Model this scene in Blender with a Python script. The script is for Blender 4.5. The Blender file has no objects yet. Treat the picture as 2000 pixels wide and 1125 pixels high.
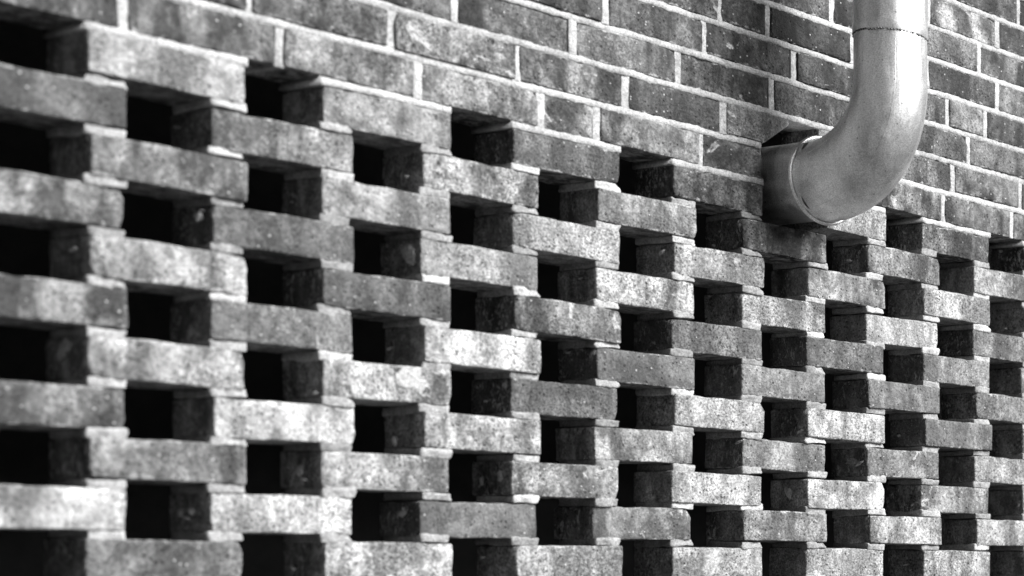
import bpy, bmesh, math, random
from mathutils import Vector, Matrix, noise

scn = bpy.context.scene
C = scn.collection
random.seed(7)

# ------------------------------------------------------------------ camera, sky, sun, exposure
HP = 0.166          # half the spacing of the openings along the wall (m)
RP = 0.075          # course height (m)
EYE = 1.60          # camera height (m)
ROW_EYE = 9.7775    # course number at camera height
DEPTH = 0.112       # brick depth (m)
YAW = math.radians(65)

cam_d = bpy.data.cameras.new('camera')
cam = bpy.data.objects.new('camera', cam_d); C.objects.link(cam)
cam.location = (-1.41921, -3.12409, EYE)
cam.rotation_euler = (math.pi / 2, 0, -YAW)
cam_d.sensor_width = 36.0
cam_d.lens = 64.7405
cam_d.shift_x = -1.03339
cam_d.shift_y = 0.275274
cam_d.clip_start = 0.05
cam_d.clip_end = 1000
cam_d.dof.use_dof = True
cam_d.dof.focus_distance = 4.0
cam_d.dof.aperture_fstop = 2.8
scn.camera = cam

SUN_EL = math.radians(33)
SUN_AZ = math.radians(158)          # clockwise from +Y (the wall's inward normal)
sun_dir = Vector((math.sin(SUN_AZ) * math.cos(SUN_EL), math.cos(SUN_AZ) * math.cos(SUN_EL), math.sin(SUN_EL)))

w = bpy.data.worlds.new('World'); scn.world = w; w.use_nodes = True
nt = w.node_tree; nt.nodes.clear()
sky = nt.nodes.new('ShaderNodeTexSky'); sky.sky_type = 'NISHITA'; sky.sun_disc = False
sky.air_density = 0.25; sky.dust_density = 0.1; sky.sun_elevation = SUN_EL; sky.sun_rotation = SUN_AZ
bw = nt.nodes.new('ShaderNodeRGBToBW')          # black-and-white photograph
bg = nt.nodes.new('ShaderNodeBackground'); bg.inputs['Strength'].default_value = 0.05
wo = nt.nodes.new('ShaderNodeOutputWorld')
nt.links.new(sky.outputs[0], bw.inputs[0]); nt.links.new(bw.outputs[0], bg.inputs[0]); nt.links.new(bg.outputs[0], wo.inputs[0])

sd = bpy.data.lights.new('sun', 'SUN'); sd.energy = 5.0; sd.angle = math.radians(36); sd.color = (1, 1, 1)
so = bpy.data.objects.new('sun', sd); C.objects.link(so)
so.rotation_euler = (-sun_dir).to_track_quat('-Z', 'Y').to_euler()
so.location = (2, -4, 6)

scn.view_settings.view_transform = 'Standard'
scn.view_settings.look = 'None'
scn.view_settings.gamma = 1
scn.view_settings.exposure = 1.36

# ------------------------------------------------------------------ materials
class NT:
    def __init__(s, name):
        s.m = bpy.data.materials.new(name); s.m.use_nodes = True
        s.t = s.m.node_tree; s.t.nodes.clear()
        s.out = s.n('ShaderNodeOutputMaterial')
        s.b = s.n('ShaderNodeBsdfPrincipled')
        s.l(s.b.outputs[0], s.out.inputs['Surface'])
    def n(s, t, **k):
        o = s.t.nodes.new(t)
        for a, v in k.items(): setattr(o, a, v)
        return o
    def l(s, a, b): s.t.links.new(a, b)
    def put(s, sock, v):
        if hasattr(v, 'is_output'): s.l(v, sock)
        else: sock.default_value = v
    def math(s, op, a, b=0.0, c=0.0, clamp=False):
        o = s.n('ShaderNodeMath', operation=op, use_clamp=clamp)
        s.put(o.inputs[0], a); s.put(o.inputs[1], b)
        if op in ('MULTIPLY_ADD',): s.put(o.inputs[2], c)
        return o.outputs[0]
    def vec(s, op, a, b):
        o = s.n('ShaderNodeVectorMath', operation=op)
        s.put(o.inputs[0], a); s.put(o.inputs[1], b)
        return o.outputs[0]
    def noise(s, v, scale, detail=2, rough=0.5, dist=0.0):
        o = s.n('ShaderNodeTexNoise'); s.l(v, o.inputs['Vector'])
        o.inputs['Scale'].default_value = scale; o.inputs['Detail'].default_value = detail
        o.inputs['Roughness'].default_value = rough; o.inputs['Distortion'].default_value = dist
        return o.outputs[0]
    def map(s, x, a, b, c, d, smooth=False):
        o = s.n('ShaderNodeMapRange'); o.clamp = True
        if smooth: o.interpolation_type = 'SMOOTHSTEP'
        s.put(o.inputs[0], x)
        for i, v in zip((1, 2, 3, 4), (a, b, c, d)): s.put(o.inputs[i], v)
        return o.outputs[0]
    def mix(s, f, a, b):
        o = s.n('ShaderNodeMix'); s.put(o.inputs[0], f); s.put(o.inputs[2], a); s.put(o.inputs[3], b)
        return o.outputs[0]
    def bump(s, hgt, strength, dist, normal=None):
        o = s.n('ShaderNodeBump'); o.inputs['Strength'].default_value = strength; o.inputs['Distance'].default_value = dist
        s.l(hgt, o.inputs['Height'])
        if normal is not None: s.l(normal, o.inputs['Normal'])
        return o.outputs[0]

def grey(k, v):
    o = k.n('ShaderNodeCombineColor'); k.l(v, o.inputs[0]); k.l(v, o.inputs[1]); k.l(v, o.inputs[2])
    return o.outputs[0]

def brick_material(name='fired_brick', rims=True):
    k = NT(name)
    tc = k.n('ShaderNodeTexCoord'); oi = k.n('ShaderNodeObjectInfo')
    cmb = k.n('ShaderNodeCombineXYZ')
    k.l(k.math('MULTIPLY', oi.outputs['Random'], 37.0), cmb.inputs[0])
    k.l(k.math('MULTIPLY', oi.outputs['Random'], 91.0), cmb.inputs[1])
    k.l(k.math('MULTIPLY', oi.outputs['Random'], 53.0), cmb.inputs[2])
    v = k.vec('ADD', tc.outputs['Object'], cmb.outputs[0])
    sep = k.n('ShaderNodeSeparateColor'); k.l(oi.outputs['Color'], sep.inputs[0])
    tone, blot, smear = sep.outputs[0], sep.outputs[1], sep.outputs[2]
    bands = k.noise(k.vec('MULTIPLY', v, (1.0, 1.0, 0.3)), 19, 3, 0.6)
    bands = k.map(bands, 0.40, 0.60, 0.34, 1.6)
    blotch = k.map(k.noise(v, 22, 5, 0.62, 0.8), 0.38, 0.62, 0.55, 1.4)
    patt = k.math('MULTIPLY', bands, blotch)
    patt = k.mix(k.math('MULTIPLY_ADD', blot, 0.85, 0.42, True), 1.0, patt)
    grit = k.noise(v, 210, 3, 0.8)
    gritm = k.map(grit, 0.38, 0.62, 0.25, 1.8)
    rough_ = k.math('MULTIPLY', k.map(k.noise(v, 14, 2, 0.5), 0.4, 0.6, 0.65, 1.1), k.map(k.math('FRACT', k.math('MULTIPLY', oi.outputs['Random'], 17.3)), 0, 1, 0.55, 1.05))
    gritm = k.mix(rough_, 1.0, gritm)
    mid = k.map(k.noise(v, 95, 3, 0.65), 0.36, 0.64, 0.80, 1.2)
    col = k.math('MULTIPLY', k.math('MULTIPLY', tone, patt), k.math('MULTIPLY', gritm, mid))
    # dark pits
    vo = k.n('ShaderNodeTexVoronoi'); k.l(v, vo.inputs['Vector']); vo.inputs['Scale'].default_value = 120
    sc = k.n('ShaderNodeSeparateColor'); k.l(vo.outputs['Color'], sc.inputs[0])
    pit = k.math('MULTIPLY', k.map(vo.outputs['Distance'], 0.18, 0.32, 1.0, 0.0), k.math('GREATER_THAN', sc.outputs[0], 0.80))
    col = k.math('MULTIPLY', col, k.map(pit, 0, 1, 1.0, 0.35))
    # mortar crumbs and smears
    sm = k.noise(v, 21, 5, 0.65, 0.6)
    th = k.map(smear, 0, 1, 0.74, 0.50)
    smf = k.map(k.math('SUBTRACT', sm, th), 0.0, 0.06, 0.0, 0.85)
    crumb = k.math('MULTIPLY', k.map(vo.outputs['Distance'], 0.16, 0.30, 1.0, 0.0), k.math('LESS_THAN', sc.outputs[0], 0.075))
    # rim of mortar left along the arrises
    xyz = k.n('ShaderNodeSeparateXYZ'); k.l(tc.outputs['Object'], xyz.inputs[0])
    az = k.math('ABSOLUTE', xyz.outputs[2])
    rim = k.math('ADD', az, k.math('MULTIPLY', k.math('SUBTRACT', k.noise(v, 45, 4, 0.65), 0.5), 0.034))
    rimf = k.map(rim, 0.0300, 0.0345, 0.0, 0.75) if rims else 0.0
    # brick ends carry ragged runs of mortar from the buttering
    nx = k.n('ShaderNodeSeparateXYZ'); k.l(tc.outputs['Normal'], nx.inputs[0])
    endm = k.math('GREATER_THAN', k.math('ABSOLUTE', nx.outputs[0]), 0.75)
    runs = k.noise(k.vec('MULTIPLY', v, (1.0, 1.0, 0.55)), 120, 4, 0.7, 1.2)
    runs = k.math('MULTIPLY', k.map(runs, 0.52, 0.57, 0.0, 1.0), k.map(k.noise(v, 34, 2, 0.5), 0.44, 0.54, 0.0, 1.0))
    runs = k.math('MULTIPLY', runs, endm)
    rimf = k.math('MAXIMUM', rimf, runs)
    mf = k.math('MAXIMUM', k.math('MAXIMUM', smf, rimf), k.math('MULTIPLY', crumb, 0.8))
    mcol = k.map(grit, 0.36, 0.64, 0.20, 0.42)
    col = k.mix(mf, col, mcol)
    k.l(grey(k, col), k.b.inputs['Base Color'])
    k.b.inputs['Roughness'].default_value = 0.82
    k.b.inputs['Specular IOR Level'].default_value = 0.3
    hgt = k.math('ADD', k.math('MULTIPLY', grit, 0.5), k.math('ADD', k.math('MULTIPLY', k.noise(v, 90, 4, 0.65), 1.0), k.math('MULTIPLY', pit, -0.5)))
    hgt = k.math('ADD', hgt, k.math('MULTIPLY', mf, 0.5))
    k.l(k.bump(hgt, 1.0, 0.0035), k.b.inputs['Normal'])
    return k.m

def mortar_material():
    k = NT('lime_mortar')
    tc = k.n('ShaderNodeTexCoord'); oi = k.n('ShaderNodeObjectInfo')
    geo = k.n('ShaderNodeNewGeometry')
    v = geo.outputs['Position']
    grit = k.noise(v, 230, 3, 0.8)
    bl = k.noise(v, 28, 4, 0.6)
    col = k.math('MULTIPLY', k.map(grit, 0.36, 0.64, 0.22, 0.50), k.map(bl, 0.35, 0.65, 0.72, 1.15))
    sepc = k.n('ShaderNodeSeparateColor'); k.l(oi.outputs['Color'], sepc.inputs[0])
    col = k.math('MULTIPLY', col, sepc.outputs[0])
    k.l(grey(k, col), k.b.inputs['Base Color'])
    k.b.inputs['Roughness'].default_value = 0.9
    k.b.inputs['Specular IOR Level'].default_value = 0.2
    hgt = k.math('ADD', k.math('MULTIPLY', grit, 0.5), k.noise(v, 120, 4, 0.65))
    k.l(k.bump(hgt, 0.8, 0.002), k.b.inputs['Normal'])
    return k.m

def metal_material(name, base, rough, metallic):
    k = NT(name)
    tc = k.n('ShaderNodeTexCoord'); v = tc.outputs['Object']
    st = k.noise(k.vec('MULTIPLY', v, (1, 1, .25)), 30, 5, 0.65, .5)
    sp = k.n('ShaderNodeTexVoronoi'); k.l(v, sp.inputs['Vector']); sp.inputs['Scale'].default_value = 70
    sc = k.n('ShaderNodeSeparateColor'); k.l(sp.outputs['Color'], sc.inputs[0])
    spot = k.math('MULTIPLY', k.map(sp.outputs['Distance'], 0.08, 0.16, 1.0, 0.0), k.math('GREATER_THAN', sc.outputs[0], 0.8))
    grit = k.noise(v, 420, 2, 0.7)
    col = k.math('MULTIPLY', k.map(st, 0.36, 0.64, base * 0.78, base * 1.1), k.map(grit, 0.35, 0.65, 0.72, 1.25))
    col = k.math('MULTIPLY', col, k.map(spot, 0, 1, 1.0, 0.35))
    k.l(grey(k, col), k.b.inputs['Base Color'])
    k.b.inputs['Metallic'].default_value = metallic
    k.l(k.map(st, 0.3, 0.7, rough * 0.85, rough * 1.15), k.b.inputs['Roughness'])
    k.l(k.bump(k.math('ADD', k.noise(v, 14, 2, 0.5), k.math('MULTIPLY', grit, 0.05)), 0.4, 0.004), k.b.inputs['Normal'])
    return k.m

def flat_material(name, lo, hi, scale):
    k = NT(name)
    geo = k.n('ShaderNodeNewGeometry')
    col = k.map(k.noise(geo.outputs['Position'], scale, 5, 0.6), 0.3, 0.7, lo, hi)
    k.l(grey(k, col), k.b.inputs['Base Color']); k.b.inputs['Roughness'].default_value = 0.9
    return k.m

M_BRICK = brick_material()
M_BRICK_FAR = brick_material('fired_brick_run', False)     # for joined bricks, which have no rim coordinates of their own
M_MORTAR = mortar_material()
M_PIPE = metal_material('zinc_sheet', 0.72, 0.41, 0.95)
M_LEAD = metal_material('dull_solder', 0.10, 0.6, 0.5)
M_DARK = flat_material('cavity_shade', 0.012, 0.025, 12)  # near-black colour stands in for the shade inside the cavity
M_GROUND = flat_material('asphalt', 0.035, 0.065, 60)

# ------------------------------------------------------------------ helpers
def link(name, me, mat, parent=None, loc=(0, 0, 0)):
    o = bpy.data.objects.new(name, me); C.objects.link(o)
    if mat and not me.materials: me.materials.append(mat)
    o.location = loc
    if parent: o.parent = parent
    return o

def zrow(r): return EYE + (ROW_EYE - r) * RP      # underside of the course above = top of an opening in course r

def block_mesh(name, sx, sy, sz, rad, amp, seed, chips=2, nx=12):
    """A moulded block: rounded, slightly warped and chipped."""
    rnd = random.Random(seed)
    def axis(s, n):
        hs = s / 2
        inner = [-hs + rad + (2 * hs - 2 * rad) * i / n for i in range(n + 1)]
        return [-hs, -hs + rad * 0.35] + inner + [hs - rad * 0.35, hs]
    ax, ay, az = axis(sx, nx), axis(sy, 4), axis(sz, 4)
    bm = bmesh.new(); vs = {}
    X, Y, Z = len(ax), len(ay), len(az)
    ch = []
    for _ in range(chips):
        ch.append((Vector((rnd.choice((-1, 1)) * sx / 2 * rnd.choice((1, 1, rnd.uniform(-1, 1))), -sy / 2, rnd.choice((-1, 1)) * sz / 2)), rnd.uniform(0.006, 0.016), rnd.uniform(0.002, 0.005)))
    off = Vector((rnd.uniform(0, 50), rnd.uniform(0, 50), rnd.uniform(0, 50)))
    def vert(i, j, l):
        key = (i, j, l)
        if key in vs: return vs[key]
        p = Vector((ax[i], ay[j], az[l]))
        q = Vector((max(-sx/2 + rad, min(sx/2 - rad, p.x)), max(-sy/2 + rad, min(sy/2 - rad, p.y)), max(-sz/2 + rad, min(sz/2 - rad, p.z))))
        d = p - q
        nrm = d.normalized() if d.length > 1e-6 else Vector((0, 0, 0))
        p = q + nrm * rad
        p += nrm * (noise.noise(p * 28 + off) * amp + noise.noise(p * 110 + off) * amp * 0.7)
        p.z += noise.noise(Vector((p.x * 9, 0, 0)) + off) * amp * 0.8
        for c, r, dep in ch:
            t = (p - c).length / r
            if t < 1: p += (Vector((0, 0, 0)) - c).normalized() * dep * (1 - t * t)
        vs[key] = bm.verts.new(p)
        return vs[key]
    for i in range(X - 1):
        for l in range(Z - 1):
            bm.faces.new([vert(i, 0, l), vert(i + 1, 0, l), vert(i + 1, 0, l + 1), vert(i, 0, l + 1)])
            bm.faces.new([vert(i, Y-1, l), vert(i, Y-1, l + 1), vert(i + 1, Y-1, l + 1), vert(i + 1, Y-1, l)])
        for j in range(Y - 1):
            bm.faces.new([vert(i, j, 0), vert(i, j + 1, 0), vert(i + 1, j + 1, 0), vert(i + 1, j, 0)])
            bm.faces.new([vert(i, j, Z-1), vert(i + 1, j, Z-1), vert(i + 1, j + 1, Z-1), vert(i, j + 1, Z-1)])
    for j in range(Y - 1):
        for l in range(Z - 1):
            bm.faces.new([vert(0, j, l), vert(0, j, l + 1), vert(0, j + 1, l + 1), vert(0, j + 1, l)])
            bm.faces.new([vert(X-1, j, l), vert(X-1, j + 1, l), vert(X-1, j + 1, l + 1), vert(X-1, j, l + 1)])
    bmesh.ops.recalc_face_normals(bm, faces=bm.faces)
    me = bpy.data.meshes.new(name); bm.to_mesh(me); bm.free()
    for p in me.polygons: p.use_smooth = True
    return me

def prism_mesh(name, pts, y0, y1):
    """Polygon in the wall plane (x, z) drawn out from y0 to y1."""
    bm = bmesh.new()
    a = [bm.verts.new((x, y0, z)) for x, z in pts]; b = [bm.verts.new((x, y1, z)) for x, z in pts]
    bm.faces.new(a); bm.faces.new(b[::-1])
    n = len(pts)
    for i in range(n): bm.faces.new([a[i], b[i], b[(i + 1) % n], a[(i + 1) % n]])
    bmesh.ops.recalc_face_normals(bm, faces=bm.faces)
    bmesh.ops.bevel(bm, geom=list(bm.edges), offset=0.0025, segments=2, affect='EDGES')
    me = bpy.data.meshes.new(name); bm.to_mesh(me); bm.free()
    return me

AL = 0.40      # real brick reflectance behind the photograph's bright print
def lin(s): return AL * ((s + 0.055) / 1.055) ** 2.4 if s > 0.04045 else AL * s / 12.92

# ------------------------------------------------------------------ ground
gm = bpy.data.meshes.new('ground')
gm.from_pydata([(-300, -300, 0), (300, -300, 0), (300, 300, 0), (-300, 300, 0)], [], [(0, 1, 2, 3)])
g = link('ground', gm, M_GROUND); g['kind'] = 'structure'

# ------------------------------------------------------------------ the brick wall
wall = bpy.data.objects.new('brick_screen', None); C.objects.link(wall)
wall['label'] = 'weathered brick wall with a chequerboard of dark openings below solid courses'
wall['category'] = 'wall'

LB = 0.215
BRICKS = [block_mesh('brick', LB, DEPTH, 0.0625, 0.0036, 0.0015, 100 + i, chips=random.choice((1, 2, 3, 4))) for i in range(22)]
SHORT = [block_mesh('brick', 0.1025, DEPTH, 0.0625, 0.0035, 0.0016, 200 + i, chips=1, nx=7) for i in range(4)]
PADS = [block_mesh('mortar_joint', 0.054, DEPTH - 0.001, 0.0150, 0.0028, 0.0034, 300 + i, chips=2, nx=7) for i in range(16)]
HEADS = [block_mesh('mortar_joint', 0.0155, DEPTH - 0.002, 0.066, 0.0015, 0.0014, 400 + i, chips=0, nx=2) for i in range(6)]

for me_ in PADS:                                   # the bed is trowelled full at the face, ragged and drawn in behind it
    for v_ in me_.vertices:
        t_ = max(0.0, min(1.0, (v_.co.y + DEPTH / 2 - .004) / .02))
        v_.co.x *= 1 - t_ * (.16 + .12 * noise.noise(Vector((v_.co.y * 60, v_.co.x * 40, 3))))
rb = random.Random(11)
def brick(x0, x1, r, tone, blot=0.5, smear=0.3, jit=1.0):
    """Brick from x0 to x1 (in half spacings) in course r."""
    ln = (x1 - x0) * HP
    pool = BRICKS if ln > 0.15 else SHORT
    me = rb.choice(pool)
    base = LB if ln > 0.15 else 0.1025
    o = link('brick', me, M_BRICK, wall)
    o.location = ((x0 + x1) / 2 * HP + rb.gauss(0, 0.0022) * jit, DEPTH / 2 + rb.gauss(0, 0.0026) * jit, zrow(r) - 0.04375 + rb.gauss(0, 0.0009) * jit)
    o.rotation_euler = (rb.gauss(0, 0.010) * jit, rb.gauss(0, 0.0065) * jit, rb.gauss(0, 0.005) * jit)
    s = ln / base
    o.scale = (s if rb.random() < 0.5 else -s, 1, 1) if False else (s, 1, 1)
    t = lin(.58 + (tone - .58) * 1.22)
    o.color = (t, blot, smear, 1)
    return o

# tones read off the photograph for the openwork bricks: (course, opening to the left of the brick)
TONE = {
 (-1,0):(.64,.35,.6), (-1,2):(.60,.35,.4), (-1,4):(.44,.2,.2), (-1,6):(.42,.8,.3), (-1,10):(.44,.7,.4), (-1,12):(.45,.6,.3),
 (0,-1):(.47,.3,.2), (0,1):(.55,.5,.4), (0,3):(.62,.7,.6), (0,5):(.60,.4,.5), (0,7):(.46,.8,.2), (0,9):(.52,.5,.4), (0,11):(.60,.5,.5),
 (1,-2):(.6,.4,.4), (1,0):(.50,.7,.3), (1,2):(.60,.3,.4), (1,4):(.64,.2,.3), (1,6):(.66,.2,.5), (1,8):(.60,.9,.7), (1,10):(.66,.2,.4),
 (2,-1):(.57,.5,.4), (2,1):(.44,.2,.2), (2,3):(.59,.2,.3), (2,5):(.64,.5,.6), (2,7):(.64,.5,.4), (2,9):(.70,.2,.3), (2,11):(.52,.4,.3),
 (3,0):(.62,.5,.6), (3,2):(.44,.3,.2), (3,4):(.50,.7,.6), (3,6):(.50,.2,.2), (3,8):(.46,.15,.1), (3,10):(.57,.2,.3),
 (4,-1):(.50,.6,.3), (4,1):(.52,.3,.4), (4,3):(.72,.4,.7), (4,5):(.48,.2,.3), (4,7):(.57,.2,.2), (4,9):(.52,.3,.3), (4,11):(.56,.3,.4),
 (5,0):(.67,.5,.6), (5,2):(.65,.8,.8), (5,4):(.42,.2,.3), (5,6):(.68,.2,.4), (5,8):(.66,.5,.5), (5,10):(.56,.2,.2),
 (6,-1):(.50,.6,.3), (6,1):(.70,.5,.4), (6,3):(.69,.4,.5), (6,5):(.62,.6,.4), (6,7):(.58,.4,.3), (6,9):(.56,.4,.5), (6,11):(.62,.3,.4),
 (7,0):(.52,.6,.3), (7,2):(.62,.5,.4), (7,4):(.58,.7,.4), (7,6):(.68,.3,.4), (7,8):(.70,.4,.5), (7,10):(.58,.6,.4),
 (8,-1):(.70,.3,.4), (8,1):(.70,.2,.4), (8,3):(.47,.2,.2), (8,5):(.54,.4,.5), (8,7):(.56,.4,.4), (8,9):(.66,.4,.4), (8,11):(.64,.4,.4),
 (9,-2):(.6,.4,.4), (9,0):(.47,.3,.2), (9,2):(.68,.5,.7), (9,4):(.63,.3,.3), (9,6):(.66,.2,.4), (9,8):(.70,.2,.4), (9,10):(.62,.3,.4),
}
GAP = 0.705
BOT = 11
ncols = {}
for r in range(-1, BOT + 1):
    par = 0 if r % 2 else 1                        # openings at even columns in odd courses
    for n in range(-4, 16):
        if (n % 2) != par: continue
        t = TONE.get((r, n)) or (rb.choice((.45, .52, .58, .62, .66, .7)), rb.uniform(.2, .6), rb.uniform(.2, .5))
        x0, x1 = n + GAP, n + 2
        if r == -1 and n == 8: x0 = 8.98
        brick(x0, x1, r, *t)

# mortar pads where one brick rests on the next
rp = random.Random(5)
def pad(x0, x1, ztop, me=None):
    o = link('mortar_joint', me or rp.choice(PADS), M_MORTAR, wall)
    o.location = ((x0 + x1) / 2 * HP + rp.gauss(0, .0015), DEPTH / 2 + rp.uniform(-0.0015, 0.002), ztop - 0.006)
    o.rotation_euler = (rp.gauss(0, .02), rp.gauss(0, .012), 0)
    o.scale = ((x1 - x0) * HP / 0.049 * rp.uniform(0.92, 1.06), 1, rp.uniform(.86, 1.08))
    q = rp.choice((.5, .55, .6, .65, .7, .75, .95)); o.color = (q, q, q, 1)
    return o
for r in range(-1, BOT):
    par = 0 if r % 2 else 1
    for n in range(-4, 16):
        if (n % 2) != par: continue
        for a, b in ((n + GAP, n + 1), (n + 1 + GAP, n + 2)):
            if r == -1 and 8 < a < 8.9: continue
            pad(a, b, zrow(r + 1))

def lump_mesh(seed):
    rnd = random.Random(seed); bm = bmesh.new(); off = Vector((seed * 1.3, seed * .7, 2))
    bmesh.ops.create_icosphere(bm, subdivisions=3, radius=1)
    for v_ in bm.verts:
        p = v_.co.copy(); q = 1 + .45 * noise.noise(p * 1.3 + off) + .3 * noise.noise(p * 3.1 + off)
        v_.co = p * q
    me = bpy.data.meshes.new('mortar_lump'); bm.to_mesh(me); bm.free()
    for p in me.polygons: p.use_smooth = True
    return me
LUMPS = [lump_mesh(i + 1) for i in range(8)]
def lump(n, r, fy, fz, sy, sz):
    """lump on the end of the brick right of opening n; fy 0..1 from face to back, fz 0..1 up the brick end"""
    o = link('mortar_lump', rp.choice(LUMPS), M_MORTAR, wall)
    o.color = (.95, .95, .95, 1)
    o.location = ((n + GAP) * HP - .001, DEPTH * fy, zrow(r) - .075 + .0625 * fz)
    o.scale = (rp.uniform(.0025, .005), sy, sz); o.rotation_euler = (rp.uniform(-.6, .6), 0, 0)
for q in ((3, 2, .3, .62, .024, .016), (0, 5, .55, .75, .022, .011), (2, 7, .5, .5, .010, .009), (1, 8, .45, .55, .006, .007), (1, 8, .7, .5, .006, .007),
          (4, 7, .3, .6, .007, .011), (4, 7, .75, .45, .006, .009), (3, 8, .45, .62, .014, .006), (6, 8, .5, .45, .010, .009), (3, 6, .65, .25, .006, .009), (1, 2, .3, .7, .008, .008), (8, 7, .5, .5, .012, .015)):
    lump(*q)
for r in range(-1, 11):
    for n in range(0, 13):
        if n % 2 == (0 if r % 2 else 1) and not (r == -1 and n == 8):
            for _ in range(rp.choice((0, 0, 1, 1))):
                a = rp.uniform(.0012, .0035)
                lump(n, r, rp.uniform(.1, .9), rp.uniform(.1, .95), a * rp.uniform(1.2, 4), a)

# solid courses: head joint positions (in half spacings) read off the photograph
BP = 1.355
def fill(known, lo, hi):
    k = sorted(known); out = list(k)
    while out[0] > lo: out.insert(0, out[0] - BP)
    while out[-1] < hi: out.append(out[-1] + BP)
    return out
HEADX = {
 -2: fill([0.98, 2.31, 3.66, 5.03, 5.71, 7.1, 8.44, 9.75, 11.08, 12.45], -3.5, 16),
 -3: fill([3.39, 4.76, 6.08, 7.42, 8.75, 9.95, 11.27, 12.64], -3.5, 16),
 -4: fill([5.41, 6.78, 8.14, 9.46, 10.2, 11.57], -3.5, 16),
 -5: fill([5.82, 7.15, 8.49, 9.84, 11.18, 11.91], -3.5, 16),
 -6: fill([6.03, 7.37, 8.08, 9.43, 10.78, 12.15], -3.5, 16),
 -7: fill([9.10, 10.45, 11.78], -3.5, 16),
 -8: fill([9.45, 10.8, 12.15], -3.5, 16),
 -9: fill([8.6, 9.95, 11.3, 12.6], -3.5, 16),
 -10: fill([9.3, 10.65, 12.0], -3.5, 16),
}
STONE = {  # course, index by head joint at the left: tone
 (-2,.98):(.43,.6,.1), (-2,2.31):(.46,.5,.2), (-2,3.66):(.50,.5,.3), (-2,5.03):(.50,1,.4), (-2,5.71):(.45,.5,.2), (-2,7.1):(.44,.7,.3), (-2,9.75):(.44,.9,.4), (-2,11.08):(.40,.8,.3),
 (-3,3.39):(.46,1.0,.5), (-3,4.76):(.42,.7,.4), (-3,6.08):(.31,.2,.1), (-3,7.42):(.55,.3,.5), (-3,9.95):(.42,.4,.2), (-3,11.27):(.42,.6,.4),
 (-4,5.41):(.43,.4,.3), (-4,6.78):(.35,.4,.2), (-4,8.14):(.30,.7,.2), (-4,10.2):(.32,.2,.2), (-4,11.57):(.38,.7,.2),
 (-5,7.15):(.32,.5,.3), (-5,8.49):(.29,.4,.2), (-5,9.84):(.36,.6,.2), (-5,11.18):(.46,.3,.3), (-5,11.91):(.30,.3,.2),
 (-6,6.03):(.40,.9,.6), (-6,7.37):(.28,.5,.2), (-6,8.08):(.24,.6,.1), (-6,10.78):(.30,.2,.1), (-6,12.15):(.42,.9,.5),
 (-7,9.10):(.22,.4,.1), (-7,10.45):(.40,.3,.2), (-7,11.78):(.38,.6,.3),
 (-8,10.8):(.58,.6,.7), (-8,12.15):(.28,.3,.1), (-9,11.3):(.32,.4,.2), (-9,12.6):(.25,.3,.1),
}
JW = 0.074
def bed_mesh(name, x0, x1, seed):
    """A long strip of mortar bed with uneven arrises."""
    rnd = Vector((seed * 3.1, seed * 1.7, 0))
    n = max(4, int((x1 - x0) * HP / 0.006)); bm = bmesh.new(); prev = None
    for i in range(n + 1):
        x = (x0 + (x1 - x0) * i / n) * HP
        a = noise.noise(Vector((x * 60, 0, 0)) + rnd) * .0022 + noise.noise(Vector((x * 190, 0, 0)) + rnd) * .0016
        b = noise.noise(Vector((x * 60, 9, 0)) + rnd) * .0022 + noise.noise(Vector((x * 190, 9, 0)) + rnd) * .0016
        c = .0008 + noise.noise(Vector((x * 14, 5, 0)) + rnd) * .0034
        ring = [bm.verts.new(p) for p in ((x, .003 + c, -.0075 + b), (x, .0002 + c, -.0055 + b), (x, .0004 + c, .0045 + a), (x, .003 + c, .0068 + a), (x, DEPTH, .0062), (x, DEPTH, -.0062))]
        if prev:
            for q in range(6): bm.faces.new([prev[q], prev[(q + 1) % 6], ring[(q + 1) % 6], ring[q]])
        else: bm.faces.new(ring)
        prev = ring
    bm.faces.new(prev[::-1]); bmesh.ops.recalc_face_normals(bm, faces=bm.faces)
    me = bpy.data.meshes.new(name); bm.to_mesh(me); bm.free()
    for p in me.polygons: p.use_smooth = True
    return me

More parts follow.
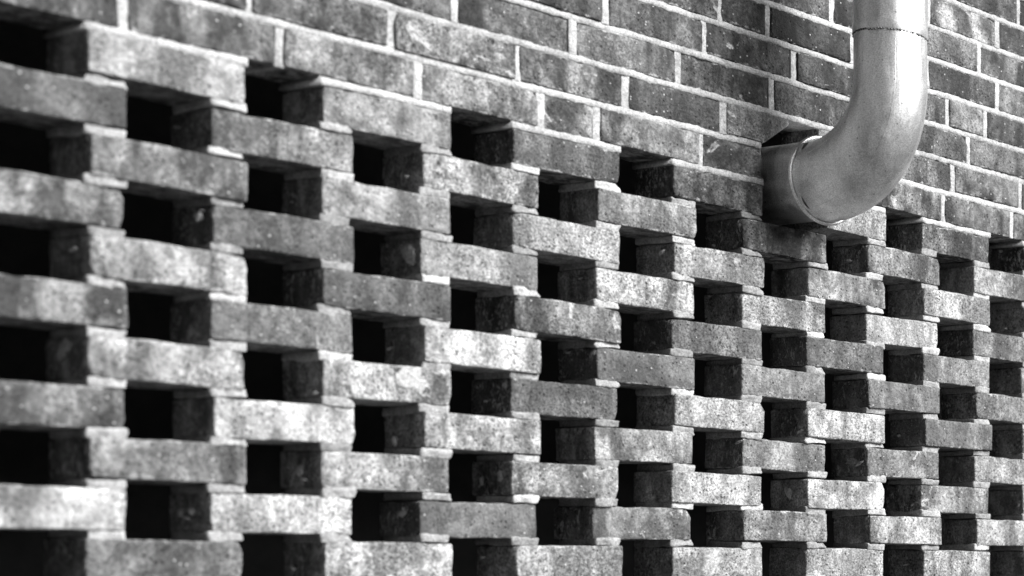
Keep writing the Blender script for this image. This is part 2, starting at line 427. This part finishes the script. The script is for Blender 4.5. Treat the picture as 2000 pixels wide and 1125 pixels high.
XL, XR = -3.0, 15.5
SL, SR = 8.0, 9.12          # the hole broken out for the pipe sleeve
for r, hs in HEADX.items():
    for a, b in zip(hs[:-1], hs[1:]):
        if b < XL or a > XR: continue
        t = STONE.get((r, round(a, 2)))
        if t is None:
            base = {-2: .43, -3: .40, -4: .37}.get(r, .33)
            t = (base + rb.uniform(-.07, .07), rb.uniform(.3, .8), rb.uniform(.1, .35))
        t = (t[0] + .07, min(1, t[1] + .2), min(.6, t[2] + .12))
        x0, x1 = a + JW / 2, b - JW / 2
        if r == -2 and x1 > SL and x0 < SR:
            if x0 < SL - 0.15: brick(x0, SL, r, *t)
            elif x1 > SR + 0.15: brick(SR, x1, r, *t)
            continue
        if r == -3 and abs(a - 7.42) < .01:       # corner knocked off above the sleeve
            zt, zb = zrow(r) - .010, zrow(r) - .075
            X = lambda q: q * HP
            me = prism_mesh('brick', [(X(x0), zb), (X(8.02), zb), (X(8.42), zt - .012), (X(8.42), zt), (X(x0), zt)], 0, DEPTH)
            cx, cz = X((x0 + 8.42) / 2), (zt + zb) / 2
            for vv in me.vertices: vv.co -= Vector((cx, DEPTH / 2, cz))
            o = link('brick', me, M_BRICK, wall, (cx, DEPTH / 2, cz)); o.color = (lin(t[0]), t[1], t[2], 1)
            continue
        if r == -3 and x0 > 8.6 and x0 < 8.9: x0 = 8.86
        brick(x0, x1, r, *t, jit=.7)
    for a in hs:
        if a < XL or a > XR: continue
        if r >= -3 and 7.6 < a < 9.2: continue
        o = link('mortar_joint', rp.choice(HEADS), M_MORTAR, wall, (a * HP, DEPTH / 2 + rp.uniform(-.0005, .002), zrow(r) - .0435))
        o.scale = (rp.uniform(.75, 1.15), 1, 1); q = rp.uniform(.7, .95); o.color = (q, q, q, 1)
for r in list(HEADX) + [-1]:                       # bed under course r-1, over course r
    if r == -10: continue
    zc = zrow(r) - .006
    if r == -1:      # over the first openwork course the bed only lies on its bricks
        for n in range(-4, 16, 2):
            x0, x1 = n + GAP, n + 2
            if n == 8: x0 = 9.12
            link('bed_joint', bed_mesh('bed_joint', x0 - .02, x1 + .02, 40 + n), M_MORTAR, wall, (0, 0, zc))
    elif r == -2:
        link('bed_joint', bed_mesh('bed_joint', XL - .8, SL - .02, 3), M_MORTAR, wall, (0, 0, zc))
        link('bed_joint', bed_mesh('bed_joint', SR, XR + 1.2, 4), M_MORTAR, wall, (0, 0, zc))
    else:
        link('bed_joint', bed_mesh('bed_joint', XL - .8, XR + 1.2, -r * 5), M_MORTAR, wall, (0, 0, zc))

for o in list(C.objects):
    if o.name.startswith('bed_joint'):
        q = rp.uniform(.75, .95); o.color = (q, q, q, 1)

# plain continuation of the wall beyond the picture, down to the ground and up to the top
def outer():
    bb, mm = bmesh.new(), bmesh.new()
    def box(bm, x0, x1, y0, y1, z0, z1):
        v = [bm.verts.new((x, y, z)) for x in (x0, x1) for y in (y0, y1) for z in (z0, z1)]
        for f in ((0,1,3,2), (4,6,7,5), (0,4,5,1), (2,3,7,6), (0,2,6,4), (1,5,7,3)): bm.faces.new([v[i] for i in f])
    X0, X1 = -12, 28
    for r in range(-24, 31):
        zt, zb = zrow(r) - .010, zrow(r) - .075
        screen = -1 <= r <= 22
        inner = -10 <= r <= BOT
        if zb < 0: continue
        if screen:
            par = 0 if r % 2 else 1
            spans = [(n + GAP, n + 2, True) for n in range(X0, X1) if n % 2 == par]
            if inner: spans = [s for s in spans if s[0] < -4 or s[0] > 16.2]
        else:
            off = (r * .68) % BP
            if inner:
                hs = HEADX[r]
                lo = min(h for h in hs if h >= XL - BP - .05 and h > XL - BP); hi = max(h for h in hs if h <= XR + BP)
                hs2 = [h for h in hs]
                lo = hs2[[i for i in range(len(hs2) - 1) if hs2[i + 1] >= XL][0]]
                hi = hs2[[i for i in range(len(hs2) - 1) if hs2[i] <= XR][-1] + 1]
                spans = []
                q = lo
                while q > X0: spans.append((q - BP + JW / 2, q - JW / 2, False)); q -= BP
                q = hi
                while q < X1: spans.append((q + JW / 2, q + BP - JW / 2, False)); q += BP
            else:
                spans = []; q = X0 + off
                while q < X1: spans.append((q + JW / 2, q + BP - JW / 2, False)); q += BP
        for a, b, s in spans:
            box(bb, a * HP, b * HP, 0, DEPTH, zb, zt)
            if s:
                for c, d in ((a, a + .295), (b - .295, b)): box(mm, c * HP + .001, d * HP - .001, .002, DEPTH - .002, zb - .010, zb)
            else:
                box(mm, (b) * HP, (b + JW) * HP, .003, DEPTH - .003, zb, zt)
                if zb > .02: box(mm, a * HP, (b + JW) * HP, .003, DEPTH - .002, zb - .010, zb)
    for nm, bm, mt in (('outer_brickwork', bb, M_BRICK_FAR), ('outer_mortar', mm, M_MORTAR)):
        bmesh.ops.recalc_face_normals(bm, faces=bm.faces)
        me = bpy.data.meshes.new(nm); bm.to_mesh(me); bm.free()
        o = link(nm, me, mt, wall); o['kind'] = 'stuff'; o.color = (lin(.5), .6, .3, 1) if bm is bb else (.7, .7, .7, 1)
outer()

# closed near-black box added behind the openwork to keep the openings dark
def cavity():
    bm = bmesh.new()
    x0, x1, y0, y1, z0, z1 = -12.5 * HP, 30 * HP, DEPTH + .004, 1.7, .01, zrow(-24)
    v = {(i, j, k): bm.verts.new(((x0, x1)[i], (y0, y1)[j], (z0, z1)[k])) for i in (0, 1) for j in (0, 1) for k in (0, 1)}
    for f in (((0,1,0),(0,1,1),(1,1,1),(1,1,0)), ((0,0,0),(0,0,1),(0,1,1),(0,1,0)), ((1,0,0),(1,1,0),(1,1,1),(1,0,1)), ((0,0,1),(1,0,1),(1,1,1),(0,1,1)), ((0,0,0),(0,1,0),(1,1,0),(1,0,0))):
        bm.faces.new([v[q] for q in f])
    me = bpy.data.meshes.new('cavity_dark_box'); bm.to_mesh(me); bm.free()
    return link('cavity_dark_box', me, M_DARK, wall)
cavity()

# ------------------------------------------------------------------ downpipe
PX = 8.58 * HP                 # along the wall
PZ = zrow(-1.12)               # height of the sleeve's axis
S0, S1, S2 = 0.070, 0.255, 0.105  # sleeve length, stand-off of the pipe, straight leg above the bend
RPIPE, REND = 0.0715, 0.086
dp = bpy.data.objects.new('downpipe', None); C.objects.link(dp); dp.location = (PX, 0, PZ)
dp['label'] = 'smooth metal downpipe whose curved elbow runs into the brick wall'
dp['category'] = 'pipe'

def sweep(name, frames, seg=64, closed=False, caps=False, expo=2.0):
    """frames: (centre, u axis, v axis, radius)"""
    bm = bmesh.new(); rings = []
    for c, u, v, r in frames:
        ring = []
        for i in range(seg):
            t = 2 * math.pi * i / seg
            cu, cv = math.cos(t), math.sin(t)
            k = (abs(cu) ** expo + abs(cv) ** expo) ** (-1 / expo)
            ring.append(bm.verts.new(c + u * (cu * k * r) + v * (cv * k * r)))
        rings.append(ring)
    for a, b in zip(rings[:-1], rings[1:]):
        for i in range(seg): bm.faces.new([a[i], a[(i + 1) % seg], b[(i + 1) % seg], b[i]])
    if closed:
        a, b = rings[-1], rings[0]
        for i in range(seg): bm.faces.new([a[i], a[(i + 1) % seg], b[(i + 1) % seg], b[i]])
    if caps: bm.faces.new(rings[0][::-1]); bm.faces.new(rings[-1])
    bmesh.ops.recalc_face_normals(bm, faces=bm.faces)
    me = bpy.data.meshes.new(name); bm.to_mesh(me); bm.free()
    for p in me.polygons: p.use_smooth = True
    return me

XH, YH, ZH = Vector((1, 0, 0)), Vector((0, 1, 0)), Vector((0, 0, 1))
RB = S1 - S0                                   # bend radius of the centre line
def path(s):
    """centre, outward normal of the bend, tangent for s in 0..1 along the elbow (wall end to top)"""
    arc = RB * math.pi / 2; tot = arc + S2; d = s * tot
    if d < arc:
        t = d / RB
        c = Vector((0, -S0 - RB * math.sin(t), RB - RB * math.cos(t)))
        n = Vector((0, -math.sin(t), -math.cos(t)))
    else:
        c = Vector((0, -S1, RB + d - arc)); n = Vector((0, -1, 0))
    return c, n
def rad(s): 
    q = min(1, s / 0.8); q = q * q * (3 - 2 * q)
    return REND + (RPIPE - REND) * q
fr = []
for i in range(57):
    s = i / 56; c, n = path(s); fr.append((c, XH, n, rad(s)))
elbow = link('elbow', sweep('elbow', fr), M_PIPE, dp)
TOPZ = RB + S2
# lengthwise creases of the pressed sheet, following the elbow
for ang in (math.radians(205), math.radians(128)):
    fr2 = []
    for i in range(48):
        s = 0.06 + 0.86 * i / 47; c, n = path(s); r = rad(s)
        o_ = XH * math.cos(ang) + n * math.sin(ang)
        q = c + o_ * (r + .0001)
        s2 = min(1, s + .01); c2, n2 = path(s2)
        tg = (c2 - c).normalized(); side = tg.cross(o_).normalized()
        fr2.append((q, o_, side, 0.0005))
    link('seam', sweep('seam', fr2, seg=6, caps=True), M_PIPE, elbow)
# rolled lip at the wall end of the elbow
lip = []
for i in range(96):
    t = 2 * math.pi * i / 96
    o_ = XH * math.cos(t) + ZH * math.sin(t)
    lip.append((Vector((0, -S0 + .001, 0)) + o_ * (REND + .003), o_, YH, 0.0042))
link('lip', sweep('lip', lip, seg=10, closed=True), M_PIPE, elbow)
# upper straight pipe, slightly bell-ended over the elbow
uf = []
for z, r in ((TOPZ - .012, RPIPE + .0012), (TOPZ - .008, RPIPE + .0022), (TOPZ + .004, RPIPE + .0022), (TOPZ + .012, RPIPE + .0008), (TOPZ + .3, RPIPE + .0008), (zrow(-24) - PZ + .02, RPIPE + .0008)):
    uf.append((Vector((0, -S1, z)), XH, YH, r))
link('straight_pipe', sweep('straight_pipe', uf), M_PIPE, dp)
# beaded solder line round the joint
bm = bmesh.new(); rs = random.Random(3)
for i in range(70):
    t = 2 * math.pi * i / 70 + rs.uniform(-.02, .02)
    bmesh.ops.create_icosphere(bm, subdivisions=1, radius=rs.uniform(.0018, .0034), matrix=Matrix.Translation((math.cos(t) * (RPIPE + .0005), -S1 + math.sin(t) * (RPIPE + .0005), TOPZ - .0135 + rs.uniform(-.001, .001))))
me = bpy.data.meshes.new('solder_bead'); bm.to_mesh(me); bm.free()
link('solder_bead', me, M_LEAD, dp)
# sleeve let into the wall
sf = []
for y, r in ((.11, .075), (0.0, .075), (-.02, .075), (-S0 + .004, .0755), (-S0 - .012, .0735)):
    sf.append((Vector((-.002, y, 0)), XH, ZH, r))
link('sleeve', sweep('sleeve', sf, expo=4.0), M_PIPE, dp)
